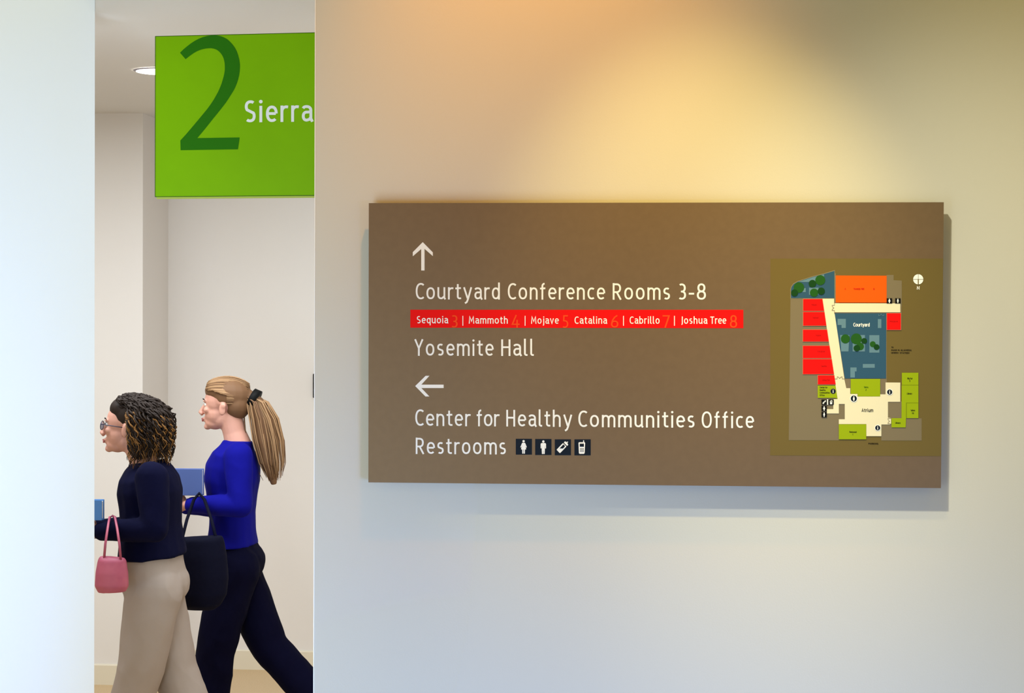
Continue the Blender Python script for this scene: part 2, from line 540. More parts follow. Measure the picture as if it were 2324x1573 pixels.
for x in (1050.5, 1191.8, 1415, 1530.7):
    poly('divider', SP, rect(x - 0.9, 717, x + 0.9, 739.4), 2 * L1, M_WHITE, strip_o)


def Z(x, y): return (1160 + x / 12.23, 980 + y / 12.23)


def zp(pts): return [Z(x, y) for x, y in pts]


# pictograms
pg = poly('pictogram', SP, zp(rect(130, 195, 578, 635)), L1, M_NAVY, sign); pg['label'] = 'woman pictogram on dark square'
polys('figure', SP, [zp(circ(347, 262, 33, 20)),
                     zp([(315, 305), (380, 305), (395, 320), (435, 425), (428, 438), (410, 436), (385, 360), (418, 480), (410, 492), (282, 492), (276, 480), (312, 360), (284, 432), (265, 438), (258, 425), (300, 320)]),
                     zp([(308, 490), (340, 490), (340, 600), (335, 608), (315, 608), (310, 600)]), zp([(352, 490), (384, 490), (382, 600), (377, 608), (357, 608), (352, 600)])], 2 * L1, M_WHITE, pg, 0.00003)
pg = poly('pictogram', SP, zp(rect(668, 200, 1120, 645)), L1, M_NAVY, sign); pg['label'] = 'man pictogram on dark square'
polys('figure', SP, [zp(circ(895, 270, 33, 20)),
                     zp([(845, 312), (945, 312), (970, 335), (970, 460), (960, 466), (945, 460), (940, 360), (936, 520), (851, 520), (848, 360), (842, 458), (830, 463), (820, 458), (820, 335)]),
                     zp([(851, 515), (891, 515), (890, 612), (884, 617), (860, 617), (855, 612)]), zp([(897, 515), (936, 515), (932, 612), (926, 617), (903, 617), (898, 612)])], 2 * L1, M_WHITE, pg, 0.00003)
pg = poly('pictogram', SP, zp(rect(1212, 210, 1662, 652)), L1, M_NAVY, sign); pg['label'] = 'baby bottle pictogram on dark square'
polys('figure', SP, [zp([(1445, 318), (1532, 405), (1530, 415), (1365, 588), (1345, 588), (1268, 505), (1268, 492), (1430, 322)]),
                     zp([(1490, 270), (1505, 268), (1540, 290), (1565, 270), (1582, 278), (1578, 292), (1560, 315), (1582, 350), (1580, 370), (1565, 388), (1550, 388), (1468, 305), (1470, 290)])], 2 * L1, M_WHITE, pg, 0.00003)
polys('figure', SP, [zp([(1452, 350), (1500, 398), (1440, 465), (1345, 462)])], 3 * L1, M_NAVY, pg)
pg = poly('pictogram', SP, zp(rect(1757, 210, 2210, 655)), L1, M_NAVY, sign); pg['label'] = 'mobile phone pictogram on dark square'
polys('figure', SP, [zp([(1885, 290), (2042, 290), (2055, 310), (2040, 595), (2020, 613), (1900, 613), (1882, 595), (1870, 310)]),
                     zp([(1998, 295), (2003, 235), (2018, 235), (2027, 245), (2025, 295)])], 2 * L1, M_WHITE, pg, 0.00003)
polys('figure', SP, [zp(rect(1905, 330, 2022, 415))] + [zp(rect(1916 + 38 * i, 455 + 38 * j, 1936 + 38 * i, 482 + 38 * j)) for i in range(3) for j in range(3)], 3 * L1, M_NAVY, pg)

# floor map
mp = poly('floor_map', SP, [(1748.5, 587), (2140.2, 587), (2136.2, 1035.5), (1748, 1034)], L1, M_OLIVE, sign)
mp['label'] = 'olive floor map with coloured rooms'
for q in ([[(1794, 676), (1902, 676), (1937, 870), (1930, 960), (1903.5, 962), (1903.5, 999.5), (1790, 999)],
                          [(1893, 620), (1897, 620), (1897, 690), (2046, 690), (2046, 750), (2012.5, 750), (2012.5, 895), (1910, 895), (1893, 790)],
                          [(2012, 624), (2028, 624), (2028, 636), (2046.5, 637), (2046.5, 696), (2012, 696)],
                          [(2000, 963), (2015, 960), (2015, 911), (2046, 911), (2046, 949), (2091.5, 949.5), (2091.5, 1000), (2000, 1000)]]):
    poly('map_grounds', SP, q, (2 + 0.03 * (q[0][0] % 13)) * L1, M_GREY, mp)
plaza = [(1795, 676.6), (1795, 657), (1796.5, 651), (1801, 645), (1810.5, 639.4), (1843.6, 628.6), (1871, 621.6), (1893.5, 615), (1893.5, 676.6)]
plaza_o = [(1793.6, 678), (1793.6, 656.5), (1795.4, 650), (1800.3, 643.6), (1810, 638), (1843.3, 627.2), (1870.8, 620.2), (1894.8, 613), (1894.8, 678)]
poly('map_outline', SP, plaza_o, 3 * L1, M_SILVER, mp)
poly('map_courtyard', SP, plaza, 4 * L1, M_BLUE, mp)
poly('map_courtyard', SP, [(1893.6, 711), (2011, 711), (2010.6, 859), (1917.3, 859)], 4 * L1, M_BLUE, mp)
for q in ([[(1811, 640.2), (1843.6, 629.6), (1870, 622.8), (1870, 640.2)], rect(1836, 653, 1857.5, 669), rect(1821, 654, 1828.3, 663),
                          rect(1900.7, 723.8, 1919.4, 737.8), rect(1909.7, 737.8, 1919.4, 744.5), rect(1992, 724.3, 2000, 744.8),
                          [(1906.5, 760.5), (1927.5, 760.5), (1925.4, 797.8), (1909, 797.8)], rect(1935, 760.5, 1962.7, 797.8), rect(1972.7, 760.7, 1995.4, 800.5),
                          rect(1958, 826.2, 1985, 834.9), rect(1929.7, 834, 1943.8, 843.2), rect(1929.7, 843.2, 1940, 857)]):
    poly('map_planter', SP, q, (5 + 0.02 * (q[0][0] % 17)) * L1, M_LBLUE, mp)
for (x, y, r, dk) in [(1861.4, 636, 11.4, 0), (1843.6, 643.9, 8.5, 1), (1813, 652.8, 12, 0), (1803, 664.8, 8, 1), (1847.4, 664.5, 9.5, 0), (1863.6, 661, 8.2, 1),
                      (1918.4, 769.2, 10.3, 0), (1943.2, 769.2, 12.4, 0), (1961, 773.8, 6.5, 1), (1951.9, 786.4, 8.6, 0), (1944.3, 790.2, 7.4, 1), (1980.5, 781.3, 6.7, 0), (1989, 787.7, 6.5, 1)]:
    poly('map_tree', SP, circ(x, y, r), (6 + dk) * L1 + 0.00004 * (x % 5), M_TREE2 if dk else M_TREE, mp)
poly('map_hall', SP, [(1896.6, 625.5), (2012, 626), (2012, 687), (1896.6, 686.8)], 4 * L1, M_ORANGE, mp)
poly('map_corridor', SP, [(1866, 678), (1892.8, 678), (1893, 688.4), (2043, 688.6), (2043, 709), (1893.6, 709), (1916.4, 862), (1920.4, 881), (1929.4, 881), (1929.4, 894), (1946, 894), (1946, 900), (1997.5, 900), (1997.5, 895),
                          (2009.5, 895), (2009.5, 868), (2043, 868.3), (2043, 912), (2015, 912), (2015, 948), (2022, 948.6), (2022, 961), (2019.5, 963.5), (2000, 963.5), (2000, 990), (1966, 990), (1966, 962.5), (1903.5, 962.5), (1903.5, 951.5),
                          (1917, 951.5), (1917, 917), (1903.5, 917), (1903.5, 938.5), (1876.5, 938.5), (1876.5, 928.5), (1891, 928.5), (1891, 906), (1900.8, 905.6)], 5 * L1, M_CREAM, mp)
RR = [[(1822.8, 679), (1866, 679), (1870, 705.5), (1822.8, 705.5)], [(1822.8, 708.3), (1870.5, 708.3), (1875, 739), (1822.8, 739)], [(1822.3, 748.5), (1876.5, 748.5), (1880.5, 775), (1822.3, 775)],
      [(1822.2, 785), (1882, 785), (1886.6, 812.7), (1822.2, 812.7)], [(1822.2, 815.3), (1887, 815.3), (1892.3, 849), (1822.2, 849)], [(1856, 852), (1892.8, 852), (1896, 872.3), (1856, 872.3)], rect(2012.6, 711.2, 2044, 748.4)]
for k, q in enumerate(RR):
    cx = sum(p[0] for p in q) / 4; cy = sum(p[1] for p in q) / 4
    poly('map_room_edge', SP, [(x + (0.8 if x > cx else -0.8), y + (0.8 if y > cy else -0.8)) for x, y in q], 5.4 * L1, M_PINK, mp)
    poly('map_room', SP, q, 6 * L1, M_RED, mp)
GG = [([(1855.6, 875), (1896, 875), (1900.3, 905), (1896, 903), (1855.6, 903)], M_LIME),
      ([(1930.5, 860), (1997.3, 860), (1997.3, 899.6), (1946.5, 899.6), (1946.5, 893.6), (1930.5, 893.6)], M_LIME), (rect(1903.5, 963, 1965.6, 997), M_LIME),
      (rect(2046.5, 846, 2084, 873.6), M_LIME), ([(2046, 874.6), (2084, 874.6), (2084, 914), (2056, 914), (2056, 948.6), (2055, 970), (2023, 970), (2023, 949), (2045.6, 949)], M_LIME), (rect(2057.4, 915, 2084, 949), M_LIME)]
for q, m_ in GG:
    poly('map_room', SP, q, 6 * L1, m_, mp)
for q in [rect(2047, 873.7, 2083, 874.4), rect(2056.3, 914.1, 2084, 914.9), rect(2056.1, 914.9, 2057.2, 949)]:
    poly('map_wall_line', SP, q, 6.5 * L1, M_LIMED, mp)


def lines(name, segs, w, lift, m, parent):
    for s_ in segs:
        L, Rr = strip(s_, w)
        n = len(L)
        vs = [SP.hit(p.x, p.y, lift) for p in L] + [SP.hit(p.x, p.y, lift) for p in Rr]
        mesh(name, vs, [(i, i + 1, n + i + 1, n + i) for i in range(n - 1)], m, parent)


lines('map_door_line', [[(1893.6, 688), (1893.6, 693), (1888, 693), (1888.6, 696), (1892.3, 699), (1888.6, 702), (1888, 704.8), (1893.6, 704.8), (1893.6, 712)],
                        [(1894, 859.9), (1899.6, 859.9), (1899.8, 855), (1902.5, 855.8), (1905.2, 859), (1908, 855.8), (1911, 855), (1911.2, 859.9), (1917, 859.9)],
                        [(2022, 949), (2014.8, 950), (2015.5, 953), (2018.7, 956), (2015.5, 958.5), (2014.8, 961.3), (2020, 961.5)]], 0.45, 6.6 * L1, M_GREY, mp)
lines('map_door_line', [[(1994, 713), (1994, 717), (1997, 716.6), (1999.5, 712.5), (2002.4, 716.6), (2005.5, 717), (2005.5, 713)]], 0.4, 6.6 * L1, M_LBLUE, mp)

# information and restroom markers
for (x, y, ro, ri, fig) in [(1890.5, 888, 6.2, 5.6, 0), (1937.4, 904.5, 8.6, 7, 1), (2018.7, 889.8, 7.4, 5.9, 0), (1991.6, 971, 7.2, 5.8, 0)]:
    poly('map_marker', SP, circ(x, y, ro), 7 * L1, M_WHITE if ro > 6.5 else M_GREY, mp)
    poly('map_marker', SP, circ(x, y, ri), 7.6 * L1, M_NAVY, mp)
    if fig:
        polys('map_symbol', SP, [circ(x, y - 4, 1.2, 10), [(x - 1.6, y - 2.4), (x + 1.6, y - 2.4), (x + 2, y + 1), (x + 1, y + 5), (x - 1, y + 5), (x - 2, y + 1)]], 8.2 * L1, M_WHITE, mp, 0.00002)
    else:
        polys('map_symbol', SP, [circ(x, y - 2.9, 0.9, 10), [(x - 1, y - 1.4), (x + 0.8, y - 1.4), (x + 0.8, y + 2.8), (x + 1.3, y + 3.6), (x - 1.3, y + 3.6), (x - 0.8, y + 2.8), (x - .8, y - .6), (x - 1, y - .6)]], 8.2 * L1, M_WHITE, mp, 0.00002)
for k, (x, y) in enumerate([(2012, 677), (2031.2, 677), (1864, 921), (1864, 935), (1864, 906.6), (1879.8, 906.6)]):
    poly('map_marker', SP, rect(x, y, x + 12.2, y + 12), 7 * L1, M_BLACK, mp)
    cx, cy = x + 6.1, y + 6
    if k < 4:
        wv = 2.6 if k in (0, 2) else 2.1
        polys('map_symbol', SP, [circ(cx, cy - 4, 1.1, 10), [(cx - 1.2, cy - 2.8), (cx + 1.2, cy - 2.8), (cx + wv, cy + .8), (cx + .9, cy + 2), (cx + .9, cy + 5), (cx - .9, cy + 5), (cx - .9, cy + 2), (cx - wv, cy + .8)]], 7.6 * L1, M_WHITE, mp, 0.00002)
    elif k == 4:
        polys('map_symbol', SP, [[(cx - 3.8, cy + 2.2), (cx + 1.8, cy - 3.6), (cx + 3.4, cy - 4), (cx + 4.2, cy - 2.2), (cx - 1.6, cy + 4.2), (cx - 3, cy + 4)], ], 7.6 * L1, M_WHITE, mp)
        polys('map_symbol', SP, [[(cx - .6, cy + .4), (cx + 1.6, cy - 1.6), (cx + 2.2, cy - .8), (cx + .2, cy + 1.2)]], 8.2 * L1, M_BLACK, mp)
    else:
        polys('map_symbol', SP, [[(cx - 2.6, cy - 3), (cx + 1, cy - 3.6), (cx + 1.4, cy - 4.8), (cx + 2.2, cy - 4.6), (cx + 2.7, cy - 3), (cx + 2.4, cy + 4.6), (cx - 2.4, cy + 4.6)]], 7.6 * L1, M_WHITE, mp)
        polys('map_symbol', SP, [rect(cx - 1.2, cy - 2, cx + 1.3, cy + .2)], 8.2 * L1, M_BLACK, mp)
poly('map_marker', SP, rect(1876.7, 906.2, 1879.2, 918.6), 7 * L1, M_WHITE, mp)

poly('compass', SP, circ(2083.8, 634, 11.5, 36), 3 * L1, M_WHITE, mp)
polys('compass_line', SP, [rect(2072.3, 633.6, 2095.3, 634.5), rect(2083.4, 622.5, 2084.2, 634)], 4 * L1, M_GREY, mp)
poly('compass_needle', SP, rect(2082.7, 634, 2084.9, 646.5), 4.5 * L1, M_OLIVE, mp)
lettering('lettering', SP, [('N', 2080.8, 657.2, 2086.6, 657.2)], 7.6, 3 * L1, M_WHITE, mp, hw=.085)
lettering('lettering', SP, [('Courtyard', 1936.5, 741.2, 1973.4, 741.2)], 8.2, 6 * L1, M_WHITE, mp, hw=.08)
lettering('lettering', SP, [('Atrium', 1955.3, 934.8, 1981.5, 935)], 7.9, 6 * L1, M_BLACK, mp, hw=.075)
lettering('lettering', SP, [('TO:', 2022.6, 790, 2028, 790), ('MAIN', 2022.6, 796.3, 2036, 796.3), ('&', 2038.5, 796.3, 2041.3, 796.3), ('ALAMEDA', 2044, 796.4, 2068.4, 796.5),
                            ('UNION', 2022.6, 802.3, 2038.5, 802.4), ('STATION', 2042, 802.5, 2063.3, 802.6), ('PARKING', 1971, 1008.4, 1993, 1008.6)], 3.4, 3 * L1, M_BLACK, mp, hw=.09)
lettering('lettering', SP, [('Center for', 1860, 881, 1877.5, 881), ('Healthy', 1860, 887, 1873.5, 887), ('Communities', 1860, 892.8, 1883, 893), ('Office', 1860, 898.7, 1871, 898.7),
                            ('Big Sur', 2059, 860.6, 2070.5, 860.6), ('9', 2063.6, 866.6, 2065.4, 866.6), ('Library', 2058, 895, 2069.5, 895), ('Salton', 2066.5, 933, 2076, 933), ('10', 2069.3, 939.6, 2073.6, 939.6),
                            ('Library', 2031.5, 961.4, 2043.5, 961.4), ('Redwood', 1927.5, 982, 1943.5, 982), ('1', 1934.6, 988, 1935.8, 988)], 3.6, 7 * L1, M_BLACK, mp, hw=.085)
lettering('lettering', SP, [('Sierra', 1960.5, 880.4, 1970, 880.4), ('2', 1964, 886.4, 1966, 886.4)], 3.6, 7 * L1, M_GRNL, mp, hw=.08)
lettering('lettering', SP, [('Yosemite', 1937, 657.2, 1952.5, 657.2), ('Hall', 1954.6, 657.2, 1961, 657.2), ('A', 1917, 657.2, 1919, 657.2), ('B', 1982, 657.6, 1984, 657.6),
                            ('Sequoia', 1841, 693, 1853, 693), ('Mammoth', 1844, 722.5, 1858, 722.5), ('Mojave', 1851, 762.5, 1863, 762.5), ('Catalina', 1855, 799, 1872, 799),
                            ('Cabrillo', 1863, 832.5, 1876, 832.5), ('Joshua Tree', 1866, 864, 1883, 864), ('Mojave', 2019, 731, 2037, 731)], 3.6, 7 * L1, M_DKRED, mp, hw=.085)

# ------------------------------------------------------------------ the green room sign
ga = radians(5.0)
gp = on_y(352, 264, 4.9)
GP = Plane(gp, (cos(ga), -sin(ga), 0), (-sin(ga), -cos(ga), 0))
gs = empty('room_sign', gp)
tag(gs, 'square lime green blade sign with dark green 2 and white Sierra, past the wall end', 'sign')
q0, q1 = GP.hit(352, 82), GP.hit(352.2, 447.2)
uu = Vector((cos(ga), -sin(ga), 0))
wid = (Vector((XR, 0, 0)) - q0).x / cos(ga)
zt, zb = q0.z, q1.z
nb = -GP.n * 0.014


def slab(name, s0, s1, z0, z1, lift0, lift1, m):
    vs = []
    for lf in (lift0, lift1):
        for (s_, z) in ((s0, z0), (s1, z0), (s1, z1), (s0, z1)):
            p = Vector((q0.x, q0.y, 0)) + uu * s_ + GP.n * lf
            vs.append((p.x, p.y, z))
    return mesh(name, vs, [(0, 1, 2, 3), (7, 6, 5, 4), (0, 4, 5, 1), (1, 5, 6, 2), (2, 6, 7, 3), (3, 7, 4, 0)], m, gs)


slab('panel', 0, wid - 0.002, zb, zt, 0, -0.012, M_GRN)
t_ = 0.0016
slab('edge_line', 0, wid - 0.002, zb, zb + t_, 0.0003, 0, M_GRNL)
slab('edge_line', 0, wid - 0.002, zt - t_, zt, 0.0003, 0, M_GRNL)
slab('edge_line', 0, t_, zb + t_, zt - t_, 0.0003, 0, M_GRNL)
slab('lower_edge', 0.004, wid - 0.002, zb - 0.005, zb, -0.003, -0.011, M_GRNE)['label'] = 'lower acrylic edge strip, painted pale green as if lit'
two = [(270, 235), (300, 205), (330, 180), (365, 153), (400, 130), (435, 111), (470, 97), (505, 87), (540, 81), (570, 79), (600, 80), (630, 86), (660, 97), (690, 113), (715, 135), (740, 162), (760, 190), (778, 224), (790, 260), (800, 300), (805, 340), (805, 370), (803, 400), (798, 435), (790, 470), (779, 505), (765, 540), (747, 575), (725, 610), (703, 645), (680, 680), (650, 719), (620, 757), (560, 831), (500, 907), (425, 997),
       (803, 991), (787, 1097), (275, 1105), (273, 1018), (320, 967), (400, 873), (480, 777), (512, 738), (540, 700), (567, 660), (590, 620), (609, 585), (625, 550), (639, 515), (650, 480), (660, 445), (667, 410), (670, 385), (670, 360), (669, 335), (665, 310), (659, 286), (650, 265), (639, 247), (625, 230), (609, 216), (590, 205), (571, 199), (550, 195), (528, 195), (505, 197), (478, 202), (450, 210), (420, 223), (390, 240), (355, 265), (320, 293)]
poly('numeral', GP, [(340 + x / 3.932, 60 + y / 3.932) for x, y in two], 0.0006, M_GRN2, gs)['label'] = 'large dark green numeral two'
lettering('lettering', GP, [('Sierra', 554.9, 278, 709.3, 276)], 50.3, 0.0006, M_WHITE, gs, hw=.063)

# ------------------------------------------------------------------ people: solids joined and remeshed into one skin
def ring_sweep(vs, fs, pts, rads, n=18):
    P = [Vector(p) for p in pts]
    m_ = len(P)
    base = len(vs)
    for i, p in enumerate(P):
        t = (P[min(i + 1, m_ - 1)] - P[max(i - 1, 0)]).normalized()
        Y = Vector((0, 1, 0))
        ey = Y - t * Y.dot(t)
        if ey.length < 0.2:
            X = Vector((1, 0, 0)); ey = X - t * X.dot(t)
        ey.normalize()
        ex = ey.cross(t).normalized()
        r = rads[i]
        ra, rb = r if isinstance(r, tuple) else (r, r)
        for k in range(n):
            a_ = 2 * pi * k / n
            vs.append(p + ex * ra * cos(a_) + ey * rb * sin(a_))
    for i in range(m_ - 1):
        for k in range(n):
            a_, b_ = base + i * n + k, base + i * n + (k + 1) % n
            fs.append((a_, b_, b_ + n, a_ + n))
    fs.append(tuple(base + k for k in range(n - 1, -1, -1)))
    fs.append(tuple(base + (m_ - 1) * n + k for k in range(n)))


def ball(vs, fs, c, r, rot=None, nu=16, nv=10):
    c = Vector(c)
    r = Vector(r) if not isinstance(r, (int, float)) else Vector((r, r, r))
    base = len(vs)
    M_ = rot or Matrix.Identity(3)
    vs.append(c + M_ @ Vector((0, 0, r.z)))
    for j in range(1, nv):
        ph = pi * j / nv
        for i in range(nu):
            th = 2 * pi * i / nu
            vs.append(c + M_ @ Vector((r.x * sin(ph) * cos(th), r.y * sin(ph) * sin(th), r.z * cos(ph))))
    vs.append(c + M_ @ Vector((0, 0, -r.z)))
    last = len(vs) - 1
    for i in range(nu):
        fs.append((base, base + 1 + i, base + 1 + (i + 1) % nu))
        fs.append((last, base + 1 + (nv - 2) * nu + (i + 1) % nu, base + 1 + (nv - 2) * nu + i))
    for j in range(nv - 2):
        for i in range(nu):
            a_ = base + 1 + j * nu + i
            b_ = base + 1 + j * nu + (i + 1) % nu
            fs.append((a_, a_ + nu, b_ + nu, b_))


def limb(vs, fs, pts, rads):
    ring_sweep(vs, fs, pts, rads)
    for p, r in ((pts[0], rads[0]), (pts[-1], rads[-1])):
        if not isinstance(r, tuple): ball(vs, fs, p, r)
    for p, r in zip(pts[1:-1], rads[1:-1]):
        if not isinstance(r, tuple): ball(vs, fs, p, r * 0.99)


def fuse(name, vs, fs, m, parent, voxel=0.006, smooth=4, folds=0.0):
    me = bpy.data.meshes.new(name)
    me.from_pydata([tuple(v) for v in vs], [], fs)
    o = bpy.data.objects.new(name + '_src', me)
    C.objects.link(o)
    md = o.modifiers.new('r', 'REMESH'); md.mode = 'VOXEL'; md.voxel_size = voxel; md.use_smooth_shade = True
    ms = o.modifiers.new('s', 'SMOOTH'); ms.factor = 0.6; ms.iterations = smooth
    dg = bpy.context.evaluated_depsgraph_get()
    me2 = bpy.data.meshes.new_from_object(o.evaluated_get(dg))
    bpy.data.objects.remove(o)
    me2.name = name
    if folds:
        from mathutils import noise
        ns = [v.normal.copy() for v in me2.vertices]
        for v, n_ in zip(me2.vertices, ns):
            c_ = v.co
            q = noise.noise(Vector((c_.x * 7 + 0.9 * c_.z * 7, c_.y * 7, c_.z * 4 - c_.x * 5)))
            q2 = noise.noise(Vector((c_.x * 15 - c_.z * 9, c_.y * 15, c_.z * 8 + 3)))
            v.co = c_ + n_ * folds * (1.2 * (0.35 - abs(q)) + 0.5 * q2)
    return link(name, me2, m, parent, True)


def tubes(name, paths, r, m, parent, n=4, taper=True, kind=None):
    vs, fs = [], []
    for pts in paths:
        P = [Vector(p) for p in pts]
        base = len(vs)
        mm = len(P)
        for i, p in enumerate(P):
            t = (P[min(i + 1, mm - 1)] - P[max(i - 1, 0)])
            t = t.normalized() if t.length > 1e-7 else Vector((0, 0, 1))
            ref = Vector((0, 1, 0.1)) if abs(t.y) < 0.8 else Vector((1, 0, 0))
            ex = ref.cross(t).normalized(); ey = t.cross(ex)
            rr = r * (1 - 0.75 * (i / (mm - 1)) ** 3) if taper else r
            for k in range(n):
                a_ = 2 * pi * k / n
                vs.append(p + ex * rr * cos(a_) + ey * rr * sin(a_))
        for i in range(mm - 1):
            for k in range(n):
                a_, b_ = base + i * n + k, base + i * n + (k + 1) % n
                fs.append((a_, b_, b_ + n, a_ + n))
        fs.append(tuple(base + k for k in range(n - 1, -1, -1)))
        fs.append(tuple(base + (mm - 1) * n + k for k in range(n)))
    o = mesh(name, vs, fs, m, parent, True)
    if kind: o['kind'] = kind
    return o


M_SKIN = mat('skin', (206, 150, 130), 0.55, noise=0.05, nscale=12)
M_HAIRD = mat('dark_curly_hair', (38, 27, 21), 0.65, spec=0.2)
M_HAIRG = mat('golden_hair', (126, 86, 40), 0.6, spec=0.25)
M_HAIRB = mat('light_brown_hair', (112, 80, 54), 0.6, spec=0.25)
M_HAIRC = mat('fair_hair_strands', (158, 122, 86), 0.5, spec=0.3)
M_NAVYC = mat('navy_knit', (5, 6, 34), 0.9, bump=0.5, bscale=60, spec=0.08)
M_BLUEC = mat('royal_blue_knit', (6, 6, 118), 0.85, bump=0.4, bscale=40, spec=0.12)
M_BLKC = mat('midnight_trousers', (4, 4, 28), 0.9, bump=0.4, bscale=30, spec=0.08)
M_BEIGE = mat('beige_trousers', (158, 144, 134), 0.9, bump=0.4, bscale=30, spec=0.15)
M_SHOE = mat('dark_leather', (18, 16, 20), 0.35)
M_BAG = mat('black_bag_fabric', (5, 6, 26), 0.8, bump=0.3, bscale=90, spec=0.1)
M_PINKB = mat('rose_leather', (176, 84, 104), 0.5, rgb2=(150, 60, 88), nscale=9)
M_BINDER = mat('slate_blue_binder', (72, 92, 150), 0.5)
M_FOLDER = mat('bright_blue_folder', (64, 118, 178), 0.4)
M_PAPER = mat('paper', (228, 230, 236), 0.7)
M_EYE = mat('eye_white', (225, 222, 215), 0.25)
M_IRIS = mat('iris', (52, 36, 26), 0.25)
M_LIP = mat('lips', (168, 84, 80), 0.5)
M_GLASS = mat('glasses_frame', (30, 32, 60), 0.3)
M_LENS = mat('glasses_lens', (190, 215, 240), 0.08)


def hand(vs, fs, wrist, d, up, side, curl=0.9, s=1.0):
    """palm and five curled fingers; d = pointing direction, up = back of hand, side = thumb side"""
    d, up, side = Vector(d).normalized(), Vector(up).normalized(), Vector(side).normalized()
    w = Vector(wrist)
    rot = Matrix((d, side, up)).transposed()
    ball(vs, fs, w + d * 0.045 * s, (0.05 * s, 0.038 * s, 0.015 * s), rot)
    ball(vs, fs, w + d * 0.062 * s, (0.03 * s, 0.038 * s, 0.014 * s), rot)
    for k, ln in enumerate((0.072, 0.080, 0.074, 0.058)):
        off = 0.0295 - 0.0205 * k
        p = w + d * (0.075 - 0.003 * abs(k - 1)) * s + side * off * s
        pts = [p - d * 0.02 * s, p]
        ang = 0.15
        for j, fr in enumerate((0.45, 0.31, 0.24)):
            ang += curl * (0.55 if j == 0 else 0.75)
            dd = d * cos(ang) - up * sin(ang)
            p = p + dd * ln * fr * s
            pts.append(p.copy())
        limb(vs, fs, pts, [0.0085 * s, 0.0085 * s, 0.0078 * s, 0.0072 * s, 0.0062 * s])
    p = w + d * 0.02 * s + side * 0.026 * s
    t1 = (d * 0.55 + side * 0.75 - up * 0.35).normalized()
    t2 = (d * 0.85 + side * 0.25 - up * 0.5).normalized()
    limb(vs, fs, [p, p + t1 * 0.035 * s, p + t1 * 0.035 * s + t2 * 0.03 * s, p + t1 * 0.035 * s + t2 * 0.052 * s], [0.013 * s, 0.0105 * s, 0.0095 * s, 0.0075 * s])


def head(vs, fs, c, tilt=0.0, s=1.0):
    """head facing -X around centre c (eye height); returns a placing function"""
    c = Vector(c)
    Rt = Matrix.Rotation(tilt, 3, 'Y')

    def T(x, y, z): return c + Rt @ (Vector((x, y, z)) * s)
    B = lambda x, y, z, r: ball(vs, fs, T(x, y, z), tuple(v * s for v in r), Rt)
    B(0.022, 0, 0.035, (0.092, 0.075, 0.078))       # cranium
    B(-0.03, 0, 0.02, (0.058, 0.062, 0.075))        # forehead and brow
    B(-0.028, 0, -0.035, (0.056, 0.056, 0.062))     # mid face
    B(-0.036, 0, -0.078, (0.044, 0.040, 0.032))     # jaw
    B(-0.068, 0, -0.098, (0.017, 0.018, 0.015))     # chin
    B(0.0, 0, -0.06, (0.05, 0.052, 0.045))          # jaw hinge
    ring_sweep(vs, fs, [T(-0.080, 0, 0.006), T(-0.094, 0, -0.016), T(-0.104, 0, -0.036), T(-0.092, 0, -0.046)], [0.008 * s, 0.009 * s, 0.012 * s, 0.010 * s], 10)
    ball(vs, fs, T(-0.097, 0.011, -0.040), 0.008 * s); ball(vs, fs, T(-0.097, -0.011, -0.040), 0.008 * s)
    B(-0.083, 0, -0.062, (0.010, 0.021, 0.006))     # upper lip
    B(-0.081, 0, -0.072, (0.010, 0.018, 0.006))     # lower lip
    for sg in (-1, 1):
        B(-0.066, sg * 0.032, -0.022, (0.018, 0.02, 0.016))   # cheekbone
        B(-0.079, sg * 0.029, 0.018, (0.010, 0.02, 0.007))    # brow ridge
        B(0.012, sg * 0.076, -0.012, (0.017, 0.007, 0.03))    # ear
        B(0.018, sg * 0.082, 0.004, (0.012, 0.005, 0.013))
    return T, Rt


def face_bits(T, Rt, root, s=1.0):
    for sg in (-1, 1):
        vs, fs = [], []
        ball(vs, fs, T(-0.0725, sg * 0.030, 0.002), 0.0105 * s, None, 14, 10)
        e = mesh('eye', vs, fs, M_EYE, root, True)
        vs, fs = [], []
        ball(vs, fs, T(-0.0795, sg * 0.0305, 0.002), (0.0045 * s, 0.0055 * s, 0.0055 * s), None, 12, 8)
        mesh('iris', vs, fs, M_IRIS, e, True)
        vs, fs = [], []
        ring_sweep(vs, fs, [T(-0.078, sg * 0.016, 0.021), T(-0.0885, sg * 0.03, 0.026), T(-0.076, sg * 0.047, 0.021)], [0.002 * s, 0.003 * s, 0.0015 * s], 8)
        mesh('eyebrow', vs, fs, M_HAIRD, root, True)
    vs, fs = [], []
    ring_sweep(vs, fs, [T(-0.086, -0.020, -0.0655), T(-0.0925, -0.008, -0.0645), T(-0.0925, 0.008, -0.0645), T(-0.086, 0.020, -0.0655)], [0.001, 0.0042 * s, 0.0042 * s, 0.001], 8)
    ring_sweep(vs, fs, [T(-0.085, -0.018, -0.069), T(-0.0905, -0.007, -0.0725), T(-0.0905, 0.007, -0.0725), T(-0.085, 0.018, -0.069)], [0.001, 0.0046 * s, 0.0046 * s, 0.001], 8)
    mesh('lips', vs, fs, M_LIP, root, True)


